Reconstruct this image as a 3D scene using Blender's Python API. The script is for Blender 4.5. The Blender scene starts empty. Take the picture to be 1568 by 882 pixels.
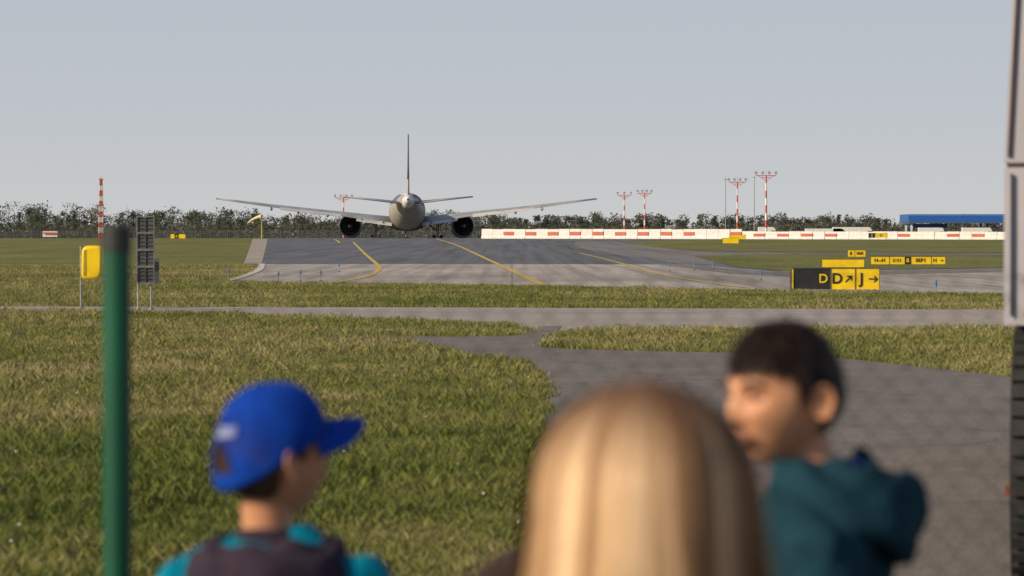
import bpy, bmesh, math, random
import numpy as np
from mathutils import Vector, Matrix, noise as mnoise
from mathutils.geometry import tessellate_polygon
random.seed(7); rng=np.random.default_rng(7)
sc=bpy.context.scene
# ------------------------------------------------------------ camera calibration
CAMH=1.6; F=4355.6; PITCH=math.atan(81/4355.6)
def ray(px,py):
    a=PITCH
    f=Vector((0,math.cos(a),-math.sin(a))); u=Vector((0,math.sin(a),math.cos(a)))
    return f*F+Vector((px-784,0,0))+u*(441-py)
def P(px,py,dist):
    d=ray(px,py); t=dist/d.y
    return Vector((d.x*t,dist,CAMH+d.z*t))
BP=[(-200,0),(150,0),(175,.04),(210,.16),(255,.345),(300,.55),(350,.78),(400,1.0),(425,1.09),(440,1.13),(452,1.05),(470,.5),(485,.28),(9000,.28)]
bx=[b[0] for b in BP]; bz=[b[1] for b in BP]
def g(y): return float(np.interp(y,bx,bz))
def G(px,py):
    d=ray(px,py)
    y=3.0
    while y<440:
        if CAMH+d.z/d.y*y<g(y): break
        y*=1.01
    a,b=y/1.01,min(y,440)
    for _ in range(30):
        m=(a+b)/2
        if CAMH+d.z/d.y*m<g(m): b=m
        else: a=m
    y=(a+b)/2
    return Vector((d.x/d.y*y,y,g(y)))
def WP(px,dist):
    p=P(px,365,dist); p.z=g(dist); return p
# ------------------------------------------------------------ materials
def newmat(name):
    m=bpy.data.materials.new(name); m.use_nodes=True
    nt=m.node_tree; return m,nt,nt.nodes['Principled BSDF']
def M(name,c1,c2=None,scale=5,rough=.7,bump=0,metal=0,detail=5,stretch=(1,1,1),spec=.3,contrast=(.35,.65),bscale=None):
    m,nt,b=newmat(name); N=nt.nodes; L=nt.links
    if c2 is None: c2=tuple(min(1,c*.82) for c in c1)
    tc=N.new('ShaderNodeTexCoord'); mp=N.new('ShaderNodeMapping'); mp.inputs['Scale'].default_value=stretch
    L.new(tc.outputs['Object'],mp.inputs['Vector'])
    n=N.new('ShaderNodeTexNoise'); n.inputs['Scale'].default_value=scale; n.inputs['Detail'].default_value=detail
    L.new(mp.outputs[0],n.inputs['Vector'])
    r=N.new('ShaderNodeValToRGB'); r.color_ramp.elements[0].position=contrast[0]; r.color_ramp.elements[1].position=contrast[1]
    r.color_ramp.elements[0].color=(*c2,1); r.color_ramp.elements[1].color=(*c1,1)
    L.new(n.outputs['Fac'],r.inputs['Fac']); L.new(r.outputs[0],b.inputs['Base Color'])
    b.inputs['Roughness'].default_value=rough; b.inputs['Metallic'].default_value=metal
    b.inputs['Specular IOR Level'].default_value=spec
    if bump:
        n2=N.new('ShaderNodeTexNoise'); n2.inputs['Scale'].default_value=bscale or scale*6; n2.inputs['Detail'].default_value=4
        L.new(mp.outputs[0],n2.inputs['Vector'])
        bp=N.new('ShaderNodeBump'); bp.inputs['Strength'].default_value=bump; bp.inputs['Distance'].default_value=.02
        L.new(n2.outputs['Fac'],bp.inputs['Height']); L.new(bp.outputs[0],b.inputs['Normal'])
    return m
def attr_mat(name,stops,rough=.7,spec=.2,transl=0):
    m,nt,b=newmat(name); N=nt.nodes; L=nt.links
    at=N.new('ShaderNodeAttribute'); at.attribute_name='rnd'
    r=N.new('ShaderNodeValToRGB'); cr=r.color_ramp
    while len(cr.elements)<len(stops): cr.elements.new(.5)
    for e,(p,c) in zip(cr.elements,stops): e.position=p; e.color=(*c,1)
    L.new(at.outputs['Fac'],r.inputs['Fac']); out=r.outputs[0]
    L.new(out,b.inputs['Base Color']); b.inputs['Roughness'].default_value=rough; b.inputs['Specular IOR Level'].default_value=spec
    if transl:
        t=N.new('ShaderNodeBsdfTranslucent'); L.new(out,t.inputs['Color'])
        ms=N.new('ShaderNodeMixShader'); ms.inputs[0].default_value=transl
        L.new(b.outputs[0],ms.inputs[1]); L.new(t.outputs[0],ms.inputs[2])
        L.new(ms.outputs[0],N['Material Output'].inputs['Surface'])
    return m
# ------------------------------------------------------------ mesh builder
class MB:
    def __init__(s): s.v=[]; s.f=[]; s.m=[]; s.s=[]; s.mats=[]
    def mi(s,mat):
        if mat not in s.mats: s.mats.append(mat)
        return s.mats.index(mat)
    def add(s,v,f,mat,smooth=False):
        o=len(s.v); s.v+= [tuple(p) for p in v]; k=s.mi(mat)
        for q in f: s.f.append(tuple(i+o for i in q)); s.m.append(k); s.s.append(smooth)
    def box(s,c,size,mat,rot=None):
        x,y,z=[a/2 for a in size]
        vs=[Vector((i*x,j*y,k*z)) for i in(-1,1) for j in(-1,1) for k in(-1,1)]
        if rot: vs=[rot@v for v in vs]
        vs=[v+Vector(c) for v in vs]
        s.add(vs,[(0,1,3,2),(4,6,7,5),(0,4,5,1),(2,3,7,6),(0,2,6,4),(1,5,7,3)],mat)
    def cyl(s,p0,p1,r0,r1,mat,n=14,caps=True,smooth=True):
        p0=Vector(p0);p1=Vector(p1); d=(p1-p0).normalized()
        a=d.orthogonal().normalized(); b=d.cross(a)
        vs=[]
        for p,r in((p0,r0),(p1,r1)):
            for i in range(n):
                t=2*math.pi*i/n; vs.append(p+a*math.cos(t)*r+b*math.sin(t)*r)
        s.add(vs,[(i,(i+1)%n,n+(i+1)%n,n+i) for i in range(n)],mat,smooth)
        if caps:
            s.add(vs[:n],[tuple(range(n))[::-1]],mat); s.add(vs[n:],[tuple(range(n))],mat)
    def ell(s,c,r,mat,seg=20,rings=12,rot=None):
        vs=[];fs=[]
        for i in range(rings+1):
            th=math.pi*i/rings
            for j in range(seg):
                ph=2*math.pi*j/seg
                v=Vector((r[0]*math.sin(th)*math.cos(ph),r[1]*math.sin(th)*math.sin(ph),r[2]*math.cos(th)))
                if rot: v=rot@v
                vs.append(v+Vector(c))
        for i in range(rings):
            for j in range(seg):
                fs.append((i*seg+j,(i+1)*seg+j,(i+1)*seg+(j+1)%seg,i*seg+(j+1)%seg))
        s.add(vs,fs,mat,True)
    def capsule(s,p0,p1,r0,r1,mat):
        s.cyl(p0,p1,r0,r1,mat,18,True); s.ell(p0,(r0,)*3,mat,16,10); s.ell(p1,(r1,)*3,mat,16,10)
    def loft(s,rings,mat,caps=True,closed=True,smooth=True,matf=None):
        n=len(rings[0]); vs=[p for r in rings for p in r]; 
        for i in range(len(rings)-1):
            for j in range(n if closed else n-1):
                k=(j+1)%n
                mm=matf(i,j) if matf else mat
                q=[rings[i][j],rings[i][k],rings[i+1][k],rings[i+1][j]]
                if matf: s.add(q,[(0,1,2,3)],mm,smooth)
        if not matf:
            s.add(vs,[(i*n+j,i*n+(j+1)%n,(i+1)*n+(j+1)%n,(i+1)*n+j) for i in range(len(rings)-1) for j in range(n if closed else n-1)],mat,smooth)
        if caps:
            s.add(rings[0],[tuple(range(n))[::-1]],mat); s.add(rings[-1],[tuple(range(n))],mat)
    def obj(s,name,merge=False):
        me=bpy.data.meshes.new(name); me.from_pydata(s.v,[],s.f)
        for m in s.mats: me.materials.append(m)
        me.polygons.foreach_set('material_index',s.m); me.polygons.foreach_set('use_smooth',s.s)
        bm=bmesh.new(); bm.from_mesh(me)
        if merge: bmesh.ops.remove_doubles(bm,verts=bm.verts,dist=merge)
        bmesh.ops.recalc_face_normals(bm,faces=bm.faces); bm.to_mesh(me); bm.free()
        o=bpy.data.objects.new(name,me); sc.collection.objects.link(o); return o
def empty(name,loc):
    e=bpy.data.objects.new(name,None); e.location=loc; e.empty_display_size=.3; sc.collection.objects.link(e); return e
def child(o,par):
    o.parent=par; o.matrix_parent_inverse=(Matrix.Translation(par.location)@par.rotation_euler.to_matrix().to_4x4()).inverted()
def fastmesh(name,V,tri,mat,rnd=None,smooth=False):
    me=bpy.data.meshes.new(name); V=np.ascontiguousarray(V,dtype=np.float32); tri=np.ascontiguousarray(tri,dtype=np.int32)
    k=tri.shape[1]
    me.vertices.add(len(V)); me.vertices.foreach_set('co',V.ravel())
    me.loops.add(tri.size); me.loops.foreach_set('vertex_index',tri.ravel())
    me.polygons.add(len(tri)); me.polygons.foreach_set('loop_start',np.arange(0,tri.size,k,dtype=np.int32))
    me.update(calc_edges=True)
    if smooth: me.polygons.foreach_set('use_smooth',np.ones(len(tri),dtype=bool))
    me.materials.append(mat)
    if rnd is not None:
        a=me.attributes.new('rnd','FLOAT','POINT'); a.data.foreach_set('value',np.ascontiguousarray(rnd,dtype=np.float32))
    o=bpy.data.objects.new(name,me); sc.collection.objects.link(o); return o
def vnoise(x,y,scale,seed=0):
    r=np.random.default_rng(seed).random((256,256))
    u=x*scale+1000;v=y*scale+1000
    i=np.floor(u).astype(int);j=np.floor(v).astype(int);fu=u-i;fv=v-j
    fu=fu*fu*(3-2*fu);fv=fv*fv*(3-2*fv)
    a=r[i%256,j%256];b=r[(i+1)%256,j%256];c=r[i%256,(j+1)%256];d=r[(i+1)%256,(j+1)%256]
    return (a*(1-fu)+b*fu)*(1-fv)+(c*(1-fu)+d*fu)*fv
# ------------------------------------------------------------ world & light
sunv=Vector((-.78,-.47,.46)).normalized()
w=bpy.data.worlds.new("World"); sc.world=w; w.use_nodes=True
nt=w.node_tree; bg=nt.nodes['Background']; N=nt.nodes; L=nt.links
sky=N.new('ShaderNodeTexSky'); sky.sky_type='NISHITA'; sky.sun_disc=False
sky.sun_elevation=math.asin(sunv.z); sky.sun_rotation=math.atan2(sunv.x,sunv.y)%(2*math.pi)
sky.air_density=1.0; sky.dust_density=1.0; sky.ozone_density=1.0
tc=N.new('ShaderNodeTexCoord'); sp=N.new('ShaderNodeSeparateXYZ'); L.new(tc.outputs['Generated'],sp.inputs[0])
mr=N.new('ShaderNodeMapRange'); mr.interpolation_type='SMOOTHSTEP'; mr.inputs[1].default_value=.06; mr.inputs[2].default_value=.6; mr.inputs[3].default_value=.97; mr.inputs[4].default_value=.1
L.new(sp.outputs['Z'],mr.inputs[0])
hr=N.new('ShaderNodeValToRGB'); hr.color_ramp.elements[0].position=0; hr.color_ramp.elements[1].position=.11
hr.color_ramp.elements[0].color=(.595,.60,.60,1); hr.color_ramp.elements[1].color=(.455,.505,.58,1)
e=hr.color_ramp.elements.new(.04); e.color=(.525,.555,.595,1)
L.new(sp.outputs['Z'],hr.inputs['Fac'])
hs_=N.new('ShaderNodeVectorMath'); hs_.operation='SCALE'; hs_.inputs['Scale'].default_value=10; L.new(hr.outputs[0],hs_.inputs[0])
mx=N.new('ShaderNodeMix'); mx.data_type='RGBA'; L.new(mr.outputs[0],mx.inputs[0]); L.new(sky.outputs[0],mx.inputs[6]); L.new(hs_.outputs[0],mx.inputs[7])
L.new(mx.outputs[2],bg.inputs['Color']); bg.inputs['Strength'].default_value=.1
sl=bpy.data.lights.new('sun','SUN'); sl.energy=5.0; sl.angle=math.radians(.6); sl.color=(1,.83,.60)
so=bpy.data.objects.new('sun',sl); so.rotation_euler=(-sunv).to_track_quat('-Z','Y').to_euler(); so.location=(-20,-20,30); sc.collection.objects.link(so)
sc.view_settings.view_transform='Standard'; sc.view_settings.look='None'; sc.view_settings.exposure=0
cd=bpy.data.cameras.new('camera'); cam=bpy.data.objects.new('camera',cd); sc.collection.objects.link(cam); sc.camera=cam
cam.location=(0,0,CAMH); cam.rotation_euler=(math.pi/2-PITCH,0,0); cd.lens=100; cd.sensor_width=36
cd.clip_start=.1; cd.clip_end=12000
cd.dof.use_dof=True; cd.dof.focus_distance=250; cd.dof.aperture_fstop=4.8; cd.dof.aperture_blades=0
# ------------------------------------------------------------ ground surfaces
def sheet(name,pts,off,mat):
    bm=bmesh.new(); P3=[Vector((p[0],p[1],0)) for p in pts]
    vs=[bm.verts.new(p) for p in P3]
    for t in tessellate_polygon([P3]):
        try: bm.faces.new([vs[i] for i in t])
        except Exception: pass
    for y in bx[1:-1]:
        bmesh.ops.bisect_plane(bm,geom=bm.verts[:]+bm.edges[:]+bm.faces[:],dist=1e-5,plane_co=(0,y,0),plane_no=(0,1,0))
    for v in bm.verts: v.co.z=g(v.co.y)+off
    bmesh.ops.recalc_face_normals(bm,faces=bm.faces)
    for f in bm.faces:
        if f.normal.z<0: f.normal_flip()
    me=bpy.data.meshes.new(name); bm.to_mesh(me); bm.free(); me.materials.append(mat)
    o=bpy.data.objects.new(name,me); sc.collection.objects.link(o); return o
def stripe_pts(pts,wd):
    out=[];inn=[]
    for i,p in enumerate(pts):
        a=pts[max(0,i-1)];b=pts[min(len(pts)-1,i+1)]
        d=Vector((b[0]-a[0],b[1]-a[1],0)).normalized(); n=Vector((-d.y,d.x,0))*wd/2
        out.append((p[0]+n.x,p[1]+n.y)); inn.append((p[0]-n.x,p[1]-n.y))
    return out+inn[::-1]
def smooth_px(pts,k=6):
    r=[]
    for i in range(len(pts)-1):
        p0=pts[max(0,i-1)];p1=pts[i];p2=pts[i+1];p3=pts[min(len(pts)-1,i+2)]
        for j in range(k):
            t=j/k
            r.append(tuple(.5*((2*p1[c])+(-p0[c]+p2[c])*t+(2*p0[c]-5*p1[c]+4*p2[c]-p3[c])*t*t+(-p0[c]+3*p1[c]-3*p2[c]+p3[c])*t**3) for c in(0,1)))
    r.append(pts[-1]); return r
def ground_mat(name,cols,scale_big,bumpy=.4):
    m,nt,b=newmat(name);N=nt.nodes;L=nt.links
    tc=N.new('ShaderNodeTexCoord')
    mp=N.new('ShaderNodeMapping'); mp.inputs['Scale'].default_value=(1,.35,1); L.new(tc.outputs['Object'],mp.inputs['Vector'])
    n=N.new('ShaderNodeTexNoise'); n.inputs['Scale'].default_value=scale_big; n.inputs['Detail'].default_value=10; n.inputs['Roughness'].default_value=.75
    L.new(mp.outputs[0],n.inputs['Vector'])
    r=N.new('ShaderNodeValToRGB'); cr=r.color_ramp
    while len(cr.elements)<len(cols): cr.elements.new(.5)
    for i,(e,c) in enumerate(zip(cr.elements,cols)): e.position=.3+.4*i/(len(cols)-1); e.color=(*c,1)
    L.new(n.outputs['Fac'],r.inputs['Fac'])
    n2=N.new('ShaderNodeTexNoise'); n2.inputs['Scale'].default_value=3; n2.inputs['Detail'].default_value=7; L.new(mp.outputs[0],n2.inputs['Vector'])
    mx=N.new('ShaderNodeMix'); mx.data_type='RGBA'; mx.blend_type='MULTIPLY'; mx.inputs[0].default_value=.7
    r2=N.new('ShaderNodeValToRGB'); r2.color_ramp.elements[0].position=.35; r2.color_ramp.elements[0].color=(.5,.5,.5,1); r2.color_ramp.elements[1].position=.6
    L.new(n2.outputs['Fac'],r2.inputs['Fac']); L.new(r.outputs[0],mx.inputs[6]); L.new(r2.outputs[0],mx.inputs[7])
    L.new(mx.outputs[2],b.inputs['Base Color']); b.inputs['Roughness'].default_value=.95; b.inputs['Specular IOR Level'].default_value=.1
    bp=N.new('ShaderNodeBump'); bp.inputs['Strength'].default_value=bumpy; bp.inputs['Distance'].default_value=.05
    L.new(n2.outputs['Fac'],bp.inputs['Height']); L.new(bp.outputs[0],b.inputs['Normal'])
    return m
mgrass=ground_mat('grass_ground',[(.105,.12,.03),(.165,.165,.05),(.23,.205,.085)],.12)
def pave_mat(name,c1,c2,joint=None,speck=.25,stretch=(1,1,1),cracks=False,scale=.25,tone=.88,streak=False):
    m,nt,b=newmat(name);N=nt.nodes;L=nt.links
    tc=N.new('ShaderNodeTexCoord'); mp=N.new('ShaderNodeMapping'); mp.inputs['Scale'].default_value=stretch; L.new(tc.outputs['Object'],mp.inputs['Vector'])
    n=N.new('ShaderNodeTexNoise'); n.inputs['Scale'].default_value=scale; n.inputs['Detail'].default_value=9; n.inputs['Roughness'].default_value=.65; L.new(mp.outputs[0],n.inputs['Vector'])
    r=N.new('ShaderNodeValToRGB'); r.color_ramp.elements[0].position=.35; r.color_ramp.elements[1].position=.65
    r.color_ramp.elements[0].color=(*c2,1); r.color_ramp.elements[1].color=(*c1,1); L.new(n.outputs['Fac'],r.inputs['Fac'])
    n2=N.new('ShaderNodeTexNoise'); n2.inputs['Scale'].default_value=45; n2.inputs['Detail'].default_value=3; L.new(tc.outputs['Object'],n2.inputs['Vector'])
    r2=N.new('ShaderNodeValToRGB'); r2.color_ramp.elements[0].position=.35; r2.color_ramp.elements[0].color=(1-speck*2,)*3+(1,); r2.color_ramp.elements[1].position=.6
    L.new(n2.outputs['Fac'],r2.inputs['Fac'])
    mx=N.new('ShaderNodeMix'); mx.data_type='RGBA'; mx.blend_type='MULTIPLY'; mx.inputs[0].default_value=1
    L.new(r.outputs[0],mx.inputs[6]); L.new(r2.outputs[0],mx.inputs[7]); out=mx.outputs[2]
    def mul(a,bsock):
        q=N.new('ShaderNodeMix'); q.data_type='RGBA'; q.blend_type='MULTIPLY'; q.inputs[0].default_value=1
        L.new(a,q.inputs[6]); L.new(bsock,q.inputs[7]); return q.outputs[2]
    if joint:
        bt=N.new('ShaderNodeTexBrick'); bt.offset=0; bt.inputs['Scale'].default_value=1; bt.inputs['Brick Width'].default_value=joint; bt.inputs['Row Height'].default_value=joint
        bt.inputs['Mortar Size'].default_value=.03; bt.inputs['Color1'].default_value=(1,1,1,1); bt.inputs['Color2'].default_value=(tone,tone,tone,1); bt.inputs['Mortar'].default_value=(.6,.58,.55,1)
        L.new(tc.outputs['Object'],bt.inputs['Vector']); out=mul(out,bt.outputs['Color'])
    if cracks:
        v=N.new('ShaderNodeTexVoronoi'); v.feature='DISTANCE_TO_EDGE'; v.inputs['Scale'].default_value=.16
        nn=N.new('ShaderNodeTexNoise'); nn.inputs['Scale'].default_value=1.2; nn.inputs['Detail'].default_value=4; L.new(tc.outputs['Object'],nn.inputs['Vector'])
        ad=N.new('ShaderNodeVectorMath'); ad.operation='ADD'; L.new(tc.outputs['Object'],ad.inputs[0]); L.new(nn.outputs['Color'],ad.inputs[1]); L.new(ad.outputs[0],v.inputs['Vector'])
        r3=N.new('ShaderNodeValToRGB'); r3.color_ramp.elements[0].position=.0015; r3.color_ramp.elements[0].color=(.65,.62,.6,1); r3.color_ramp.elements[1].position=.005
        L.new(v.outputs['Distance'],r3.inputs['Fac']); out=mul(out,r3.outputs[0])
    if streak:
        m4=N.new('ShaderNodeMapping'); m4.inputs['Scale'].default_value=(1.6,.02,1); m4.inputs['Rotation'].default_value=(0,0,.06); L.new(tc.outputs['Object'],m4.inputs['Vector'])
        n4=N.new('ShaderNodeTexNoise'); n4.inputs['Scale'].default_value=.9; n4.inputs['Detail'].default_value=5; L.new(m4.outputs[0],n4.inputs['Vector'])
        r4=N.new('ShaderNodeValToRGB'); r4.color_ramp.elements[0].position=.36; r4.color_ramp.elements[0].color=(.72,.72,.73,1); r4.color_ramp.elements[1].position=.55
        L.new(n4.outputs['Fac'],r4.inputs['Fac']); out=mul(out,r4.outputs[0])
    L.new(out,b.inputs['Base Color']); b.inputs['Roughness'].default_value=.9; b.inputs['Specular IOR Level'].default_value=.2
    bp=N.new('ShaderNodeBump'); bp.inputs['Strength'].default_value=.3; bp.inputs['Distance'].default_value=.008
    L.new(n2.outputs['Fac'],bp.inputs['Height']); L.new(bp.outputs[0],b.inputs['Normal'])
    return m
mdark=pave_mat('taxiway_asphalt',(.155,.158,.175),(.112,.116,.132),stretch=(1,.12,1),speck=.08,streak=True)
mconc=pave_mat('apron_concrete',(.50,.445,.405),(.36,.325,.30),joint=7.5,stretch=(1,.3,1),speck=.06,tone=.85,streak=True)
mroad=pave_mat('road_surface',(.38,.335,.305),(.285,.255,.235),stretch=(.25,1,1),speck=.08,cracks=True)
masph=pave_mat('near_asphalt',(.225,.195,.18),(.16,.143,.135),speck=.2,cracks=True,scale=.5)
mshould=pave_mat('shoulder_concrete',(.42,.365,.31),(.30,.26,.22),joint=5,speck=.08)
myel=M('yellow_marking',(.60,.41,.07),(.42,.31,.10),scale=2,rough=.8)
mwhl=M('white_marking',(.64,.60,.57),(.44,.41,.38),scale=1.5,rough=.8)
sheet('ground',[(-3500,-60),(3500,-60),(3500,8500),(-3500,8500)],0,mgrass)
Gs=lambda L:[(G(*p)[0],G(*p)[1]) for p in L]
wxy=lambda px,d:(WP(px,d)[0],WP(px,d)[1])
apron=Gs([(410,366)])+[wxy(408,700),wxy(1900,700)]+Gs([(1900,366),(1900,458),(1535,452.5),(1210,446.5),(830,438),(510,434),(345,432),(385,417),(400,404)])
sheet('taxiway',apron,.006,mdark)
conc=Gs([(398,405),(600,404.5),(900,405),(1060,405.5),(1120,411),(1190,416),(1345,414),(1535,411.5),(1900,411),(1900,458),(1535,452.5),(1210,446.5),(830,438),(510,434),(345,432),(385,417)])
sheet('concrete_apron',conc,.012,mconc)
sheet('taxiway_shoulder',Gs([(387,366),(410,366),(400.5,404),(373,404)]),.012,mshould)
mworn=pave_mat('worn_asphalt',(.23,.215,.21),(.17,.162,.16),speck=.08,streak=True)
sheet('taxiway_lane',Gs([(880,369),(960,371),(1010,379),(1070,386),(1240,388.3),(1535,389),(1900,389.3),(1900,391),(1535,390.6),(1250,389.2),(1150,390),(1062,391.5),(1085,399),(1100,404),(1050,404.5),(990,396),(930,388),(880,378)]),.010,mworn)
sheet('taxiway_lane',Gs([(1008,405.5),(1060,406),(1120,412),(1190,416.5),(1345,414.5),(1535,412),(1900,411.5),(1900,416),(1535,417),(1200,424),(1120,420)]),.016,mworn)
gA=Gs(smooth_px([(950,371),(1020,368.5),(1100,367)],4)+[(1900,366.5),(1900,387),(1535,387.5),(1240,386),(1060,384),(1000,378)])
gB=Gs(smooth_px([(1062,391.5),(1150,389.5),(1250,389)],3)+[(1535,390.5),(1900,391),(1900,410),(1535,410.5),(1345,413),(1200,415.5),(1130,409),(1085,399)])
sheet('grass_verge',gA,.02,mgrass); sheet('grass_verge',gB,.02,mgrass)
road=Gs([(-500,468),(0,469.5),(784,471.5),(1535,474.5),(1950,476),(1950,504),(1535,503),(1100,502.5),(900,505),(850,509),(828,512),(815,506),(790,499),(600,489.5),(400,484),(240,479),(0,475.5),(-500,474)])
sheet('service_road',road,.006,mroad)
br=Gs([(430,518),(560,515.5),(700,516.5),(790,515),(815,510),(830,500),(860,500),(850,512),(838,521),(828,533),(880,536),(950,538),(1110,541),(1300,551),(1535,577),(1950,640)])+[(9,9),(9,-20),(-.35,-20),(-.2,9)]+Gs([(800,882),(830,680),(842,610),(841,590),(835,573),(800,556.5),(740,547),(680,537),(625,524.5),(520,521)])
sheet('asphalt_path',br,.012,masph)
mk=empty('pavement_markings',(0,150,0))
def mark(name,px,wd,mat,off):
    pts=[tuple(G(*p)[:2]) for p in smooth_px(px,6)]
    o=sheet(name,stripe_pts(pts,wd),off,mat); child(o,mk)
mark('guide_line',[(541,371),(560,390),(577,405),(580,413),(562,424),(510,434)],.24,myel,.024)
mark('guide_line',[(520,372),(517,369),(512,367)],.3,myel,.024)
mark('guide_line',[(668,366),(700,376),(752,400),(832,437)],.27,myel,.024)
mark('guide_line',[(888,388),(945,402),(1012,421),(1100,436),(1140,441)],.2,myel,.028)
mark('guide_line',[(848,375),(880,373),(935,372.5)],.3,myel,.024)
mark('guide_line',[(572,371),(640,372)],.2,mwhl,.024)
mark('edge_line',[(401,404.5),(396,414),(372,424),(346,431)],.35,mwhl,.03)
mark('edge_line',[(620,382),(720,381)],.25,mwhl,.024)
mark('edge_line',[(240,474.5),(784,477),(1535,482)],.12,mwhl,.012)
mark('edge_line',[(480,484.5),(700,491),(900,496),(1150,497)],.1,mwhl,.012)
# ------------------------------------------------------------ grass blades
def inpoly(x,y,poly):
    c=np.zeros(len(x),bool); n=len(poly); j=n-1
    for i in range(n):
        xi,yi=poly[i];xj,yj=poly[j]
        c^=((yi>y)!=(yj>y))&(x<(xj-xi)*(y-yi)/(yj-yi+1e-12)+xi); j=i
    return c
def make_grass():
    ys=np.linspace(9,150,2000); dens=2500*(15/np.maximum(ys,13))**1.5*(.39*ys+1.8)
    cdf=np.cumsum(dens)*(ys[1]-ys[0]); n=int(cdf[-1])
    y=np.interp(rng.random(n)*cdf[-1],cdf,ys); x=(rng.random(n)-.5)*(.39*y+1.8)
    keep=rng.random(n)<.6+.6*vnoise(x,y,2.2,1)
    jx=x+(vnoise(x,y,4,9)-.5)*.3+(rng.random(n)-.5)*.1
    for pl in(apron,road,br): keep&=~inpoly(jx,y,pl)
    x=x[keep];y=y[keep];n=len(x)
    far=(y/13)
    tall=.55+.5*vnoise(x,y,.5,2)+.6*(vnoise(x,y,1.5,3)-.45)+.3*(vnoise(x,y,5,13)-.5)
    h=(.045+.08*rng.random(n)**1.5)*np.clip(tall,.3,1.6)
    wd=.0024*far**.8*(.6+.8*rng.random(n))
    a=rng.random(n)*2*np.pi; lean=h*(.1+.7*rng.random(n)); la=rng.random(n)*2*np.pi
    gz=np.interp(y,bx,bz)
    V=np.zeros((n,4,3))
    cx,sx=np.cos(a)*wd,np.sin(a)*wd
    V[:,0]=np.stack([x-cx,y-sx,gz],1); V[:,1]=np.stack([x+cx,y+sx,gz],1)
    mx=x+np.cos(la)*lean*.35;my=y+np.sin(la)*lean*.35
    V[:,2]=np.stack([mx+cx*.7,my+sx*.7,gz+h*.65],1)
    V[:,3]=np.stack([x+np.cos(la)*lean,y+np.sin(la)*lean,gz+h],1)
    base=np.arange(n)[:,None]*4
    tri=np.concatenate([base+np.array([[0,1,2]]),base+np.array([[0,2,3]])],0)
    dry=vnoise(x,y,.45,5)*.34+vnoise(x,y,1.9,6)*.28+vnoise(x,y,.12,15)*.28+rng.random(n)*.32-.03
    dry+=np.where(y>80,.10,0)+np.where((y>30)&(y<60),.05,0)
    rnd=np.repeat(np.clip(dry,0,1),4)
    m=attr_mat('grass_blades',[(0,(.07,.10,.02)),(.35,(.13,.16,.036)),(.58,(.215,.215,.068)),(.8,(.34,.29,.135)),(1,(.46,.38,.22))],rough=.7,spec=.12,transl=.3)
    fastmesh('grass',V.reshape(-1,3),tri,m,rnd); print('grass blades',n)
    k=60; fy=14+45*rng.random(k)**1.3; fx=(rng.random(k)-.5)*.4*fy
    b=MB(); mf=M('clover_white',(.6,.6,.52))
    kk=~(inpoly(fx,fy,br)|inpoly(fx,fy,road))
    for X,Y in zip(fx[kk],fy[kk]): b.ell((X,Y,.08+.03*random.random()),(.010,.010,.008),mf,6,4)
    b.obj('clover_flowers')
make_grass()
# ------------------------------------------------------------ distant tree line
def tree_line():
    V=[];R=[]
    tv=MB(); mtr=M('bark',(.13,.12,.105))
    def row(D,spread,n,hm,haze,leaf,dens):
        for i in range(n):
            x=(random.random()-.5)*spread; y=D+random.random()*90
            nz=float(vnoise(np.array([x]),np.array([0.]),.012,11)[0]); nz2=float(vnoise(np.array([x]),np.array([0.]),.05,12)[0])
            h=hm*(.50+.48*nz+.34*nz2+.22*random.random()**2); 
            conif=random.random()<.3
            wdt=h*(.26+.16*random.random())*(0.62 if conif else 1)
            tv.cyl((x,y,.2),(x,y,.2+h*.8),.22,.08,mtr,5,False)
            for q in range(3):
                a=random.random()*6.28; z0=.2+h*(.35+.12*q); tv.cyl((x,y,z0),(x+math.cos(a)*wdt*.7,y+math.sin(a)*wdt*.7,z0+h*.2),.09,.03,mtr,4,False)
            k=int(dens*(.7+.6*random.random())); tone=random.random()
            nb=10; bc=[]
            for q in range(nb):
                t=random.random(); a=random.random()*6.28
                rr=wdt*((1-t)*1.0+.05 if conif else math.sqrt(max(.05,1-(t*2-1)**2)))*.7
                bc.append((x+math.cos(a)*rr,y+math.sin(a)*rr,.2+h*(.08+.86*t),random.random()))
            per=k//nb
            for c in bc:
                s=wdt*(.22 if conif else .30)
                pt=np.clip(rng.normal(size=(per,3)),-1.9,1.9)*np.array([s,s,s*.7])+np.array(c[:3]); pt[:,2]=np.clip(pt[:,2],.3,None)
                sz=leaf*(.5+rng.random((per,1,1)))
                off=rng.normal(size=(per,3,3))*sz
                V.append((pt[:,None,:]+off).reshape(-1,3))
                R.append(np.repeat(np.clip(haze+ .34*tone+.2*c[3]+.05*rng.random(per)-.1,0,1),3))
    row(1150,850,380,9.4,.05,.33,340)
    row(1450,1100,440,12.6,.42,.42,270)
    k=60000; x=(rng.random(k)-.5)*900; y=1120+rng.random(k)*40; z=.3+rng.random(k)**1.2*6.2*(.55+.6*vnoise(x,y,.05,4))
    pt=np.stack([x,y,z],1); V.append((pt[:,None,:]+rng.normal(size=(k,3,3))*.55).reshape(-1,3)); R.append(np.repeat(np.clip(.06+.5*vnoise(x,y,.06,8)+.06*rng.random(k),0,1),3))
    V=np.concatenate(V);R=np.concatenate(R)
    m=attr_mat('hazy_foliage',[(0,(.075,.09,.07)),(.25,(.098,.112,.085)),(.5,(.140,.130,.100)),(.75,(.15,.16,.15)),(1,(.19,.205,.205))],rough=.9,spec=.05,transl=.4)  # distance haze is painted into the leaf colours, paler for the far row
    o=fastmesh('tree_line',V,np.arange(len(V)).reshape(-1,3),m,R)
    t=tv.obj('trunks'); t.parent=o
tree_line()
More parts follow.
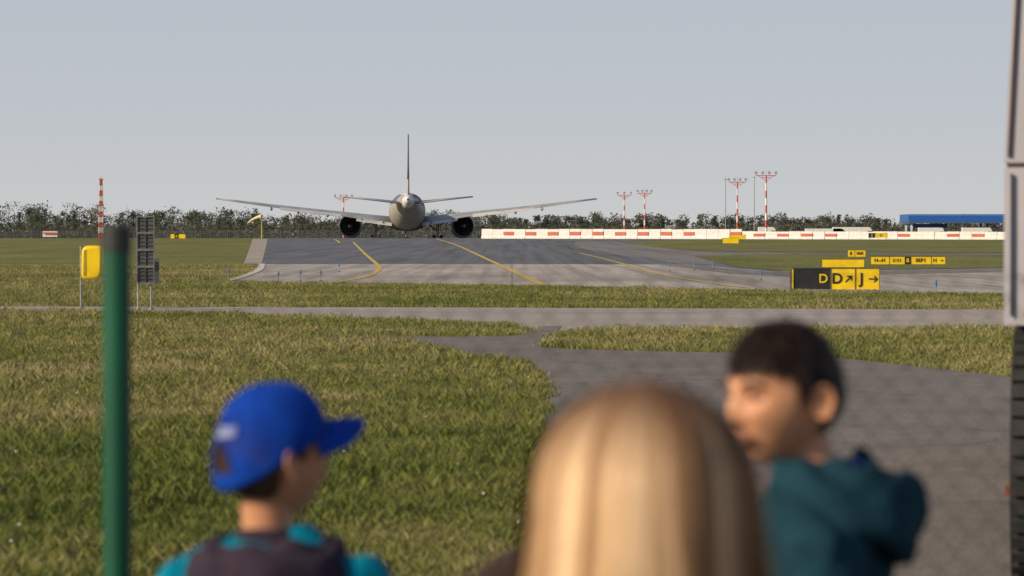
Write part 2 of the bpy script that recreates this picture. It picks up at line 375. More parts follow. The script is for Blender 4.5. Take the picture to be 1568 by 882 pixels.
# ------------------------------------------------------------ common paints
white=M('white_paint',(.74,.73,.70),(.62,.61,.58),scale=3,rough=.45)
red=M('red_paint',(.56,.11,.075),(.46,.09,.065),scale=3,rough=.5)
redp=M('faded_red',(.60,.16,.11),(.50,.12,.085),scale=1,rough=.6)
black=M('black_paint',(.02,.02,.022),(.03,.03,.032),scale=4,rough=.5)
yel=M('sign_yellow',(.86,.60,.012),(.76,.51,.012),scale=3,rough=.4)
galv=M('galvanised_steel',(.36,.37,.38),(.26,.27,.28),scale=8,rough=.45,metal=.5)
dgrey=M('dark_grey_metal',(.09,.095,.1),(.06,.065,.07),scale=6,rough=.6)
mgrey=M('mid_grey_metal',(.17,.18,.185),(.12,.125,.13),scale=6,rough=.6)
blue=M('blue_paint',(.03,.12,.40),(.025,.10,.33),scale=2,rough=.4)
# ------------------------------------------------------------ light masts
def mast(px,top,dist,arm=1.8,heads=4,banded=True,r=.2):
    b=MB(); p=WP(px,dist); zt=P(px,top,dist).z; z0=p.z; H=zt-z0; n=9
    for i in range(n):
        c=(red if i%2==0 else white) if banded else galv
        r0=r*(1-.45*i/n);r1=r*(1-.45*(i+1)/n)
        b.cyl((p.x,p.y,z0+H*i/n),(p.x,p.y,z0+H*(i+1)/n),r0,r1,c,10,True)
    b.cyl((p.x,p.y,z0-.05),(p.x,p.y,z0+.15),r*1.8,r*1.8,galv,10)
    if arm:
        b.box((p.x,p.y,zt),(arm*2,.14,.14),red); b.box((p.x,p.y,zt-.35),(arm*1.1,.1,.1),red)
        for k in(-1,1): b.cyl((p.x,p.y,zt-.9),(p.x+k*arm*.8,p.y,zt),.04,.04,red,5)
        for i in range(heads):
            xx=p.x-arm+2*arm*i/(heads-1)
            b.cyl((xx,p.y,zt),(xx,p.y,zt+.35),.05,.05,galv,6)
            b.box((xx,p.y-.05,zt+.5),(.42,.28,.34),dgrey,Matrix.Rotation(.4,3,'X'))
            b.box((xx,p.y-.26,zt+.44),(.34,.04,.26),white,Matrix.Rotation(.4,3,'X'))
        b.cyl((p.x,p.y,zt),(p.x,p.y,zt+1.1),.03,.02,galv,5)
    else:
        b.cyl((p.x,p.y,zt),(p.x,p.y,zt+.7),.03,.02,galv,5)
        b.box((p.x,p.y,zt+.05),(.7,.2,.12),galv)
    b.obj('light_mast')
mast(1173,269,500,1.75,4,r=.24); mast(1129,279,540,1.6,4,r=.22); mast(987,296,620,1.5,4,r=.22); mast(956,299,640,1.5,3,r=.22)
mast(526,303,640,1.9,4,r=.22); mast(1111,275,560,0,2,False,.11); mast(1155,272,560,0,2,False,.11)
def lattice():
    b=MB(); p=WP(155,432); zt=P(155,276,432).z; z0=p.z; H=zt-z0; n=11
    for i in range(n):
        c=red if i%2==0 else white; a0=.36*(1-.55*i/n);a1=.36*(1-.55*(i+1)/n); za=z0+H*i/n; zb=z0+H*(i+1)/n
        cs=[(-1,-1),(1,-1),(1,1),(-1,1)]
        for k,(u,v) in enumerate(cs):
            b.cyl((p.x+u*a0,p.y+v*a0,za),(p.x+u*a1,p.y+v*a1,zb),.05,.05,c,5)
            u2,v2=cs[(k+1)%4]
            b.cyl((p.x+u*a0,p.y+v*a0,za),(p.x+u2*a1,p.y+v2*a1,zb),.035,.035,c,4)
            b.cyl((p.x+u2*a0,p.y+v2*a0,za),(p.x+u*a1,p.y+v*a1,zb),.035,.035,c,4)
            b.cyl((p.x+u*a1,p.y+v*a1,zb),(p.x+u2*a1,p.y+v2*a1,zb),.035,.035,c,4)
        b.box((p.x,p.y,(za+zb)/2),(a0*.9,a0*.9,H/n*.98),c)
    b.cyl((p.x,p.y,zt),(p.x,p.y,zt+.9),.03,.02,galv,5); b.box((p.x,p.y,zt+.15),(.6,.3,.25),red)
    b.obj('radio_mast')
lattice()
# ------------------------------------------------------------ barriers
def barrier():
    b=MB(); A=WP(738,421); B=WP(1640,388)
    d=(B-A); L=Vector((d.x,d.y,0)).length; u=Vector((d.x,d.y,0)).normalized(); ang=math.atan2(u.y,u.x)
    n=int(L/1.75); rr=random.Random(5)
    for i in range(n):
        c=A+u*(i+.5)*1.75; z=g(c.y); j=rr.uniform(-.08,.08)
        Rj=Matrix.Rotation(ang+rr.uniform(-.03,.03),3,'Z')
        hgt=(1.42 if i<n*.45 else 1.1)+rr.uniform(-.03,.03)
        prof=[(-.34,0),(.34,0),(.34,.22),(.2,.42),(.16,hgt),(-.16,hgt),(-.2,.42),(-.34,.22)]
        rings=[[c+Rj@Vector((sx*.86,q[0]+j,q[1]))+Vector((0,0,z-c.z)) for q in prof] for sx in(-1,1)]
        b.loft(rings,white,smooth=False)
        if i%2==0 and rr.random()<.93:
            b.box(c+Rj@Vector((0,-.24+j,0))+Vector((0,0,z-c.z+hgt*.55)),(1.66,.1,hgt*.34),redp,Rj)
    b.obj('traffic_barrier')
barrier()
def perim():
    b=MB(); m=M('fence_grey',(.15,.17,.18))
    for k in range(150):
        x=-160+k*2.0; y=640
        b.cyl((x,y,.28),(x,y,2.7),.05,.05,m,5)
        b.cyl((x,y,2.7),(x,y-.3,3.0),.04,.04,m,4)
    for z in np.linspace(.4,2.7,12): b.box((-10,640,float(z)),(300,.03,.035),m)
    for k in range(600): b.box((-160+k*.5,640.04,1.5),(.03,.03,2.4),m)
    b.obj('perimeter_fence')
perim()
# ------------------------------------------------------------ signs
def text(body,size,c,mat,par):
    cu=bpy.data.curves.new('t','FONT'); cu.body=body; cu.size=size; cu.align_x='CENTER'; cu.align_y='CENTER'; cu.extrude=.004; cu.offset=size*.022
    o=bpy.data.objects.new('t',cu); sc.collection.objects.link(o); bpy.context.view_layer.update()
    me=bpy.data.meshes.new_from_object(o.evaluated_get(bpy.context.evaluated_depsgraph_get())); bpy.data.objects.remove(o)
    me.materials.clear(); me.materials.append(mat)
    t=bpy.data.objects.new('lettering',me); sc.collection.objects.link(t); t.location=c; t.rotation_euler=(math.pi/2,0,0)
    t.parent=par; return t
def arrow(b,c,s,ang,mat):
    def T(x,z): 
        return Vector((c[0]+s*(x*math.cos(ang)-z*math.sin(ang)),c[1],c[2]+s*(x*math.sin(ang)+z*math.cos(ang))))
    def q(pts,o=0): 
        v=[T(*p)+Vector((0,-o,0)) for p in pts]; v2=[p+Vector((0,.01,0)) for p in v]; n=len(v)
        b.add(v+v2,[tuple(range(n)),tuple(range(n,2*n))[::-1]]+[(i,(i+1)%n,n+(i+1)%n,n+i) for i in range(n)],mat)
    q([(-.5,-.07),(.40,-.07),(.40,.07),(-.5,.07)])
    q([(.55,0),(.15,.38),(.05,.28),(.34,0)],.003); q([(.55,0),(.34,0),(.05,-.28),(.15,-.38)],.003)
def sign(px0,px1,top,bot,base,panels,name='taxiway_sign',depth=.22,dist=None):
    p=G((px0+px1)/2,base) if dist is None else WP((px0+px1)/2,dist)
    D=p.y; x0=P(px0,bot,D).x; x1=P(px1,bot,D).x; zt=P(0,top,D).z; zb=max(P(0,bot,D).z,p.z+.02)
    b=MB(); tot=sum(q[0] for q in panels); x=x0; tx=[]
    fr=.018*(zt-zb)/.6; prev=None
    for wdt,col,txt,tcol in panels:
        w_=(x1-x0)*wdt/tot; cx=x+w_/2
        b.box((cx,D,(zt+zb)/2),(w_-.002,depth,zt-zb),col)
        b.box((cx,D,zt+fr/2+.002),(w_-.006,depth+.04,fr),dgrey)
        if prev is not black or col is not black: b.box((x+.004,D-.006,(zt+zb)/2),(.016,depth+.03,zt-zb-.01),dgrey)
        if txt: tx.append((cx,txt,tcol,w_))
        x+=w_; prev=col
    b.box((x1-.002,D-.006,(zt+zb)/2),(.016,depth+.03,zt-zb-.01),dgrey)
    nl=max(2,int((x1-x0)/.9)+1)
    for i in range(nl):
        xx=x0+.12+(x1-x0-.24)*i/(nl-1); b.cyl((xx,D,p.z-.02),(xx,D,zb+.002),.035,.035,galv,8)
        b.cyl((xx,D,p.z-.01),(xx,D,p.z+.03),.08,.08,galv,8)
    sz=(zt-zb)
    for cx,t,tc,w_ in tx:
        if '>' in t: arrow(b,(cx+w_*.24,D-depth/2-.012,(zt+zb)/2),min(sz*.42,w_*.38),0,tc)
        if '^' in t: arrow(b,(cx+w_*.24,D-depth/2-.012,(zt+zb)/2),min(sz*.42,w_*.38),math.pi/4,tc)
    o=b.obj(name)
    for cx,t,tc,w_ in tx:
        tt=t.replace('>','').replace('^','')
        if tt:
            text(tt,min(sz*.70,w_*(.60 if tt!=t else .95)/max(1,len(tt))*1.25),(cx-(w_*.23 if tt!=t else 0),D-depth/2-.012,(zt+zb)/2),tc,o)
    return o
sign(1210,1346,411,443,446,[(.12,yel,'',yel),(1.05,black,'',yel),(.45,black,'D',yel),(.08,black,'',yel),(1.05,yel,'D^',black),(1.05,yel,'J>',black)])
sign(1257,1323,397,409,411,[(1,yel,'',black)])
sign(1297,1325,383,393,396,[(.8,yel,'B',black),(1.2,yel,'06R',black)])
sign(1332,1447,393,404.5,406.5,[(1.6,yel,'H--H',black),(1.3,yel,'2151',black),(.5,black,'B',yel),(1.7,yel,'0EP1',black),(1.2,yel,'H>',black)])
sign(1106,1131,364.5,372.5,374,[(1,yel,'',black)]) 
sign(1117,1142,359.5,366,368,[(1,yel,'',black)])
sign(1330,1359,357,364,0,[(.6,black,'2',yel),(1.2,yel,'01',black)],dist=380)
sign(261,284,358.5,365,366.5,[(.6,yel,'',black),(.6,black,'A',yel),(1,yel,'',yel)])
sign(65,88,354,362.5,0,[(1,white,'',black)],name='white_board',dist=425)
b=MB(); q=WP(76.5,424.7); b.box((q.x,q.y,P(0,357,424.7).z),(2.1,.03,.25),red); o=b.obj('red_band'); o.parent=bpy.data.objects['white_board']
def marker():
    b=MB(); p=G(124,473); D=p.y
    zt=P(0,377,D).z; b.cyl((p.x,D,0),(p.x,D,zt),.022,.022,galv,10); b.cyl((p.x,D,0),(p.x,D,.04),.07,.07,galv,10)
    x0=P(126,400,D).x; x1=P(157,400,D).x; za=P(0,428,D).z; zb=P(0,376,D).z; cx=(x0+x1)/2; hw=(x1-x0)/2; cz=(za+zb)/2; hh=(zb-za)/2
    rings=[]
    for k,(yy,s) in enumerate([(-.16,.82),(-.15,.95),(-.11,1),(.11,1),(.15,.95),(.16,.82)]):
        r=[]
        for i in range(28):
            t=2*math.pi*i/28; c_,s_=math.cos(t),math.sin(t)
            r.append(Vector((cx+hw*s*math.copysign(abs(c_)**.45,c_)+.03*s_,D+yy,cz+hh*s*math.copysign(abs(s_)**.3,s_))))
        rings.append(r)
    b.loft(rings,yel); 
    for z in(za+.12,zb-.12): b.box((x0-.01,D,z),(.08,.06,.03),galv)
    b.box((x0+.08,D-.163,cz),(.05,.012,hh*1.5),M('yellow_shade',(.42,.31,.04)))  # darker yellow strip paints in the shading on the box's left side
    b.obj('yellow_marker_box')
marker()
def backsign():
    b=MB(); p=G(221,475); D=p.y
    xa=P(211,400,D).x; xb=P(231,400,D).x
    for x in(xa,xb): b.cyl((x,D+.03,0),(x,D+.03,P(0,331,D).z),.022,.022,galv,10)
    z0=P(0,434,D).z; z1=P(0,331,D).z; xl=P(208,0,D).x; xr=P(236,0,D).x; cx=(xl+xr)/2
    n=4
    for i in range(n):
        za=z0+(z1-z0)*i/n+.01; zb=z0+(z1-z0)*(i+1)/n-.01
        b.box((cx,D,(za+zb)/2),(xr-xl-.05,.03,zb-za-.03),dgrey)
        for z in(za,zb): b.box((cx,D-.03,z),(xr-xl,.05,.022),mgrey)
        for k in range(1,4): b.box((cx,D-.028,za+(zb-za)*k/4),(xr-xl-.05,.02,.010),dgrey)
        for x in(xl+.01,xr-.01): b.box((x,D-.03,(za+zb)/2),(.02,.052,zb-za-.02),mgrey)
        b.box((cx,D-.03,(za+zb)/2),(.02,.03,zb-za-.03),dgrey)
    zx=P(0,415,D).z; b.box((P(239,0,D).x,D,zx),(.09,.1,.55),dgrey); b.box((P(239,0,D).x,D-.053,zx+.1),(.06,.02,.2),black)
    for x in(xa,xb): b.cyl((x,D+.03,0),(x,D+.03,.05),.06,.06,galv,10)
    b.obj('information_board')
backsign()
def windsock():
    b=MB(); p=WP(401,432); z1=P(0,331,432).z; b.cyl((p.x,p.y,p.z),(p.x,p.y,z1),.09,.07,M('mast_yellow',(.5,.42,.1)),8)
    mc=M('sock_cream',(.75,.66,.35),(.65,.52,.22)); rings=[]
    for i in range(9):
        t=i/8; c=Vector((p.x-.1-2.1*t,p.y,z1-.1-.15*t-.85*t*t)); r=.34-.18*t
        rings.append([c+Vector((.25*r*math.cos(a)*(t+.2),r*math.sin(a),r*math.cos(a))) for a in np.linspace(0,2*math.pi,15)[:-1]])
    b.loft(rings,mc,caps=False); b.box((p.x,p.y,z1+.02),(.5,.1,.06),galv); b.box((p.x,p.y,z1+.15),(.2,.2,.22),red)
    b.obj('windsock')
windsock()
def lights():
    b=MB(); mb=M('blue_glass',(.05,.22,.5),rough=.3)
    b.cyl((0,0,0),(0,0,.03),.05,.05,dgrey,10); b.cyl((0,0,.03),(0,0,.2),.014,.014,galv,8); b.cyl((0,0,.2),(0,0,.23),.03,.03,galv,10); b.cyl((0,0,.23),(0,0,.36),.04,.03,mb,12); b.ell((0,0,.36),(.03,.03,.02),mb,10,6)
    o0=None
    for px,py in [(519,417),(460,431),(491,431),(426,433),(350,430),(1063,414),(1091,412),(1165,430),(1433,452),(1025,416),(930,386)]:
        p=G(px,py); s=1 if py>400 else 1.2
        o=bpy.data.objects.new('taxiway_edge_light',b_me) if o0 else b.obj('taxiway_edge_light')
        if not o0: o0=o; b_me=o.data
        else: sc.collection.objects.link(o)
        o.location=(p.x,p.y,p.z+.02); o.scale=(s,s,s)
lights()
def station():
    b=MB(); D=700; xl=P(1392,0,D).x; xr=P(1640,0,D).x; cx=(xl+xr)/2; w_=xr-xl
    zt=P(0,328,D).z; zb=P(0,340.5,D).z
    b.box((cx,D+8,(zt+zb)/2),(w_,16,zt-zb),blue)
    b.box((cx,D+8,zb-.1),(w_-.6,15.4,.2),white); b.box((cx,D-.02,zt-.28),(w_+.1,.08,.12),M('light_blue',(.15,.3,.6)))
    pb=M('pillar_blue',(.03,.1,.36))
    for i in range(7):
        x=xl+1.2+(w_-2.4)*i/6
        for yy in(3,13): b.box((x,D+yy,(zb+.28)/2-.05),(.45,.45,zb-.3),pb if i%2 else white)
    b.box((cx+4,D+11,1.9),(w_*.5,4,3.1),white); b.box((cx+4,D+8.97,1.9),(w_*.46,.05,1.6),M('dark_glass',(.05,.07,.09),rough=.15))
    for i in range(5): b.box((xl+4+i*5,D+3,1.1),(1.0,.6,1.7),blue); b.box((xl+4+i*5,D+2.68,1.4),(.7,.04,.6),white)
    b.box((xl-.5+6,D+6,3.9),(10,.3,1.0),M('fascia_blue',(.05,.14,.4)))
    b.obj('petrol_station')
station()
def van(px,dist,L=6,H=2.6,name='white_van'):
    b=MB(); p=WP(px,dist); gl=M('van_glass',(.03,.04,.05),rough=.1)
    prof=[(-L/2,.45),(L/2,.45),(L/2,1.25),(L/2-.9,1.5),(L/2-1.7,H-.1),(L/2-2.1,H),(-L/2+.1,H),(-L/2,H-.15)]
    b.loft([[p+Vector((q[0],s,q[1])) for q in prof] for s in(-1,1)],white,smooth=False)
    b.box((p.x+L/2-1.75,p.y-1.01,p.z+1.85),(1.0,.03,.6),gl)
    for s in(-1,1):
        for yy in(-.85,.85): b.cyl((p.x+s*L*.32,p.y+yy-.12,p.z+.38),(p.x+s*L*.32,p.y+yy+.12,p.z+.38),.38,.38,black,16)
    b.obj(name)
van(1268,560,9,2.6); van(1310,560,9,2.9); van(866,520,3.2,2.4); van(1180,520,4.5,2.8); van(1430,640,7,3); van(1500,640,8,3)
# ------------------------------------------------------------ airliner
def airliner():
    TY=454; ang=math.atan2(161,4355.6)+math.radians(.35)
    org=P(625,360,TY); org.z=0
    R=Matrix.Rotation(ang,3,'Z')
    T=lambda x,y,z: org+R@Vector((x,y,z))
    par=empty('airliner',T(0,40,.28))
    skin=M('aircraft_grey',(.38,.345,.30),(.29,.265,.235),scale=.5,rough=.5,spec=.3)
    wht=M('aircraft_white',(.66,.66,.66),(.56,.56,.56),scale=.4,rough=.4,spec=.4)
    wing=M('wing_grey',(.35,.355,.36),(.24,.245,.255),scale=.5,rough=.5,spec=.2)
    wlt=M('wing_light',(.54,.54,.53),(.42,.42,.42),scale=.5,rough=.4)
    lr=M('livery_red',(.40,.10,.09)); lb=M('livery_blue',(.10,.14,.26)); dk=M('engine_dark',(.04,.044,.06),(.022,.025,.033),scale=2,rough=.5,metal=.3)
    metal=M('bare_metal',(.40,.39,.38),rough=.4,metal=.6); rub=M('tyre',(.02,.02,.02)); teal=M('fin_slate',(.20,.23,.27),(.14,.17,.21),scale=.3)
    vane=M('vane',(.17,.18,.20)); fb=M('fin_band',(.42,.40,.38),(.34,.2,.18),scale=.3)
    b=MB(); n=40
    secs=[(0,.22,.3,7.25),(.6,.45,.5,7.2),(3,.95,1.05,7.0),(6,1.45,1.5,6.75),(10,2.0,2.05,6.4),(15,2.55,2.6,6.0),(20,2.95,2.95,5.75),(25,3.1,3.1,5.62),(32,3.1,3.1,5.6),(45,3.1,3.1,5.6),(60,3.1,3.1,5.6),(65,2.9,2.9,5.55),(69,2.3,2.3,5.3),(72,1.4,1.4,4.95),(73.5,.4,.4,4.75)]
    rings=[[T(rx*math.cos(2*math.pi*i/n),y,zc+rz*math.sin(2*math.pi*i/n)) for i in range(n)] for y,rx,rz,zc in secs]
    def mf(i,j):
        a=(j+.5)/n*360
        if i<2: return wht
        if 10<a<40 and i>=4: return lr
        if 40<=a<66 and i>=3: return lb
        if 118<a<165 and i>=4: return lb
        if 60<=a<=120: return wht
        return skin
    b.loft(rings,skin,matf=mf)
    b.cyl(T(0,-.02,7.25),T(0,.3,7.25),.16,.16,dk,12)
    b.ell(T(0,40,3.6),(3.4,11,1.3),skin,24,14,R)
    o=b.obj('fuselage',merge=.001); child(o,par)
    def aero(secs,mat,name,vert=False,thk=1):
        bb=MB(); rr=[]
        prof=[(0,0),(.04,.35),(.15,.8),(.35,1),(.6,.75),(.85,.28),(1,.03),(1,-.03),(.85,-.18),(.6,-.45),(.35,-.6),(.15,-.55),(.04,-.3)]
        for x,z,le,te,th,inc in secs:
            r=[]
            for c,t in prof:
                y=le+(te-le)*c; off=t*th/2*thk
                r.append(T(off,y,z) if vert else T(x,y,z+off-inc*c))
            rr.append(r)
        bb.loft(rr,mat); o=bb.obj(name,merge=.0005); child(o,par); return o
    for s in(-1,1):
        aero([(s*2.0,4.3,45,31,1.6,.9),(s*6,4.75,42.5,31.3,1.3,.75),(s*10,5.2,40,31.8,1.05,.5),(s*16,5.85,37,30.6,.85,.35),(s*22,6.5,34,29.3,.68,.25),(s*28,7.25,31.2,28,.50,.15),(s*32.2,7.75,28.6,26.9,.30,.05)],wing,'wing')
        aero([(s*.6,6.75,10,3.6,.6,.12),(s*5,7.25,6.8,2.6,.48,.1),(s*10.4,7.75,3.6,1.4,.28,.03)],wing,'tailplane')
        bb=MB()
        for x,yy,z in((4.2,31,3.75),(7.8,31.4,4.15),(13.5,30.6,4.95),(18.5,29.6,5.5),(23,28.8,6.05)):
            bb.ell(T(s*x,yy+1.2,z),(.2,2.2,.32),wing,12,8,R)
        for xa,xb,za,zb,ya,yb,cd_ in((2.6,8.6,3.45,4.25,31.2,31.9,1.7),(11.2,21.5,4.95,6.1,31.6,29.6,1.1)):
            up=[T(s*xa,ya,za+.25),T(s*xb,yb,zb+.22),T(s*xb,yb-cd_,zb-.12),T(s*xa,ya-cd_,za-.2)]
            bb.loft([up,[p-Vector((0,0,.12)) for p in up]],wlt,smooth=False)
        bb.box(T(s*32.3,27.6,7.8),(.25,1.2,.14),wht,R)
        child(bb.obj('flaps'),par)
        e=MB(); ex,ez=s*9.75,3.15
        def ring(y,r,k=36): return [T(ex+r*math.cos(2*math.pi*i/k),y,ez+r*math.sin(2*math.pi*i/k)) for i in range(k)]
        e.loft([ring(y,r) for y,r in((44.2,1.62),(44.5,1.78),(44,1.95),(42.5,2.08),(40,2.08),(38,1.98),(36.6,1.88),(36.55,1.74))],metal,caps=False)
        e.loft([ring(y,r) for y,r in((36.55,1.74),(37.5,1.78),(39.5,1.8),(44.2,1.62))],dk,caps=False)
        e.loft([ring(y,r) for y,r in((39.6,1.79),(39.6,.5))],dk,caps=False)
        for i in range(24):
            a=2*math.pi*i/24; Rr=R@Matrix.Rotation(-a,3,'Y')
            e.box(T(ex+1.38*math.cos(a),37.6,ez+1.38*math.sin(a)),(.72,.5,.07),vane,Rr)
        e.loft([ring(y,r) for y,r in((39.5,1.05),(37.5,1.0),(35.8,.78),(35.75,.70),(37,.72))],dk,caps=False)
        e.loft([ring(y,r) for y,r in((37,.45),(36,.44),(35,.22),(34.7,.03))],metal,caps=True)
        e.loft([ring(y,r) for y,r in((37.2,.75),(37.2,.3))],black,caps=False)
        pr=[T(ex+q[0],q[1],q[2]) for q in((-.2,42.5,5.0),(.2,42.5,5.0),(.2,35.2,4.9),(-.2,35.2,4.9))]; pr2=[T(ex+q[0],q[1],q[2]) for q in((-.25,42.5,4.6),(.25,42.5,4.6),(.22,36.6,4.5),(-.22,36.6,4.5))]
        e.loft([pr,pr2],wing,smooth=False)
        child(e.obj('engine',merge=.0005),par)
        gm=MB(); gx=s*5.3
        gm.cyl(T(gx,35.5,4.6),T(gx,35.5,1.2),.26,.22,metal,12); gm.cyl(T(gx,35.5,2.2),T(s*3.2,35.5,3.9),.14,.14,metal,8); gm.cyl(T(gx,35.5,2.0),T(gx,38,4.2),.12,.12,metal,8)
        gm.cyl(T(gx,35.5,3.0),T(s*7.2,35.4,4.4),.11,.11,metal,8)
        gm.box(T(gx+s*.55,35.5,2.9),(.1,1.9,2.4),wing,R@Matrix.Rotation(s*.12,3,'Y')); gm.box(T(s*3.6,35.8,2.9),(.1,2.6,1.5),wing,R@Matrix.Rotation(-s*.5,3,'Y'))
        gm.box(T(gx,35.5,.95),(.3,3.2,.3),metal,R)
        for yy in(-1.45,0,1.45):
            for xx in(-.62,.62):
                a=T(gx+xx-.25,35.5+yy,.95);c=T(gx+xx+.25,35.5+yy,.95); gm.cyl(a,c,.67,.67,rub,22); gm.cyl(T(gx+xx-.27,35.5+yy,.95),T(gx+xx+.27,35.5+yy,.95),.3,.3,metal,14)
        child(gm.obj('main_gear'),par)
    aero([(0,7.6,14.5,3.2,.62,0),(0,9,12,3.0,.54,0),(0,10.6,10.2,2.4,.48,0)],fb,'fin_root',vert=True)
    aero([(0,10.6,10.2,2.4,.48,0),(0,13,7.2,1.7,.40,0),(0,17.6,2.6,-.9,.28,0),(0,17.75,1.9,-.9,.1,0)],teal,'fin',vert=True)
    nb=MB(); nb.cyl(T(0,66,3.2),T(0,66,.8),.14,.12,metal,10)
    for xx in(-.3,.3): nb.cyl(T(xx-.16,66,.82),T(xx+.16,66,.82),.53,.53,rub,18)
    nb.box(T(.6,66,2.3),(.05,1.6,.9),wht,R); nb.box(T(-.6,66,2.3),(.05,1.6,.9),wht,R)
    child(nb.obj('nose_gear'),par)
airliner()
# ------------------------------------------------------------ foreground chain-link fence
def fence():
    Y=5.35; x0=P(182,0,Y).x; par=empty('chain_link_fence',(x0,Y,0))
    mg=M('green_coating',(.004,.085,.045),(.004,.07,.038),scale=6,rough=.45,spec=.4); cap=M('post_cap',(.03,.035,.035),rough=.5)
    for i in range(-2,4):
        b=MB(); x=x0+i*2.5
        b.cyl((x,Y-.04,-.1),(x,Y-.04,1.595),.0262,.0262,mg,24); b.cyl((x,Y-.04,1.57),(x,Y-.04,1.612),.0290,.0275,cap,24); b.ell((x,Y-.04,1.612),(.0275,.0275,.008),cap,20,6)
        child(b.obj('post'),par)
    wv=MB(); mw=M('wire_green',(.02,.035,.028),(.014,.028,.02),rough=.6)
    p=.064; H=1.5; xs=-5.5; n=int(12/p)
    for i in range(-int(H/p),n):
        for s in(1,-1):
            xa=xs+i*p if s==1 else xs+(i+int(H/p))*p
            a=Vector((xa,Y+.003*s,.04)); c=Vector((xa+s*H,Y+.003*s,.04+H))
            wv.cyl(a,c,.0011,.0011,mw,4,False)
    for z in(.1,.8,1.52): wv.cyl((-6,Y-.01,z),(7,Y-.01,z),.0012,.0012,mw,5,False)
    child(wv.obj('wire_mesh'),par)
fence()
# ------------------------------------------------------------ truck at right edge
def truck():
    D=12.0; c=P(1537,500,D); c.z=0; R=Matrix.Rotation(-math.radians(12.0),3,'Z'); T=lambda x,y,z:c+R@Vector((x,y,z))
    par=empty('truck',c); tw=M('truck_white',(.42,.41,.45),(.36,.35,.39),scale=2,rough=.5); seal=M('rubber_seal',(.05,.03,.035)); gl=M('truck_glass',(.30,.32,.35),rough=.1)
    tyre=M('tyre_rubber',(.022,.022,.024),(.035,.035,.035),scale=20,rough=.8); rim=M('rim',(.35,.35,.36))
    b=MB()
    def slab(z0,z1,i0,i1,mat,x1=2.5,y0=0,y1=7.5):
        v=[T(i0,y0,z0),T(x1-i0,y0,z0),T(x1-i0,y1,z0),T(i0,y1,z0)]; u=[T(i1,y0,z1),T(x1-i1,y0,z1),T(x1-i1,y1,z1),T(i1,y1,z1)]
        b.loft([v,u],mat,smooth=False)
    slab(1.22,1.885,.0,0,tw); slab(1.885,1.905,.012,.012,seal); slab(1.905,3.3,0,.065,tw)
    b.box(T(.030,-.012,1.56),(.005,.02,.6),seal,R)
    xa,xb=.014,.075
    b.loft([[T(xa,-.012,1.93),T(xa+.014,-.012,1.93),T(xa+.014,.01,1.93),T(xa,.01,1.93)],[T(xb,-.012,3.2),T(xb+.014,-.012,3.2),T(xb+.014,.01,3.2),T(xb,.01,3.2)]],seal,smooth=False)
    b.box(T(1.25,-.02,2.5),(2.1,.03,.9),gl,R)
    b.box(T(1.25,-.03,1.3),(2.3,.05,.1),dgrey,R)
    tl=M('tail_lamp',(.45,.03,.02))
    for z in(1.4,1.75): b.cyl(T(.14,-.02,z),T(.14,.01,z),.05,.05,tl,16)
    b.box(T(1.25,3.7,1.05),(.9,7.2,.3),dgrey,R)
    b.box(T(.010,.25,.50),(.022,.03,.04),M('orange_reflector',(.16,.05,.03)),R)
    b.loft([[T(.02,7.7,.6),T(2.48,7.7,.6),T(2.48,9.6,.6),T(.02,9.6,.6)],[T(.02,7.7,1.7),T(2.48,7.7,1.7),T(2.48,9.6,1.7),T(.02,9.6,1.7)],[T(.1,7.7,2.8),T(2.4,7.7,2.8),T(2.4,9.1,2.8),T(.1,9.1,2.8)]],tw,smooth=False)
    b.box(T(.04,8.6,2.1),(.04,.9,.6),gl,R)
    child(b.obj('body'),par)
    for yy in(.75,8.6):
        for xx in(.02,2.1):
            t=MB(); r=.60
            t.cyl(T(xx,yy,r),T(xx+.38,yy,r),r-.02,r-.02,tyre,48); t.cyl(T(xx-.005,yy,r),T(xx+.385,yy,r),.3,.3,rim,24)
            for k in range(44):
                for j,xo in enumerate((.05,.15,.24,.33)):
                    aa=2*math.pi*k/44+(.07 if j%2 else 0); Rr=R@Matrix.Rotation(aa,3,'X')
                    t.box(T(xx+xo,yy-math.sin(aa)*(r-.012),r+math.cos(aa)*(r-.012)),(.082,.058,.035),tyre,Rr)
            child(t.obj('wheel'),par)
truck()
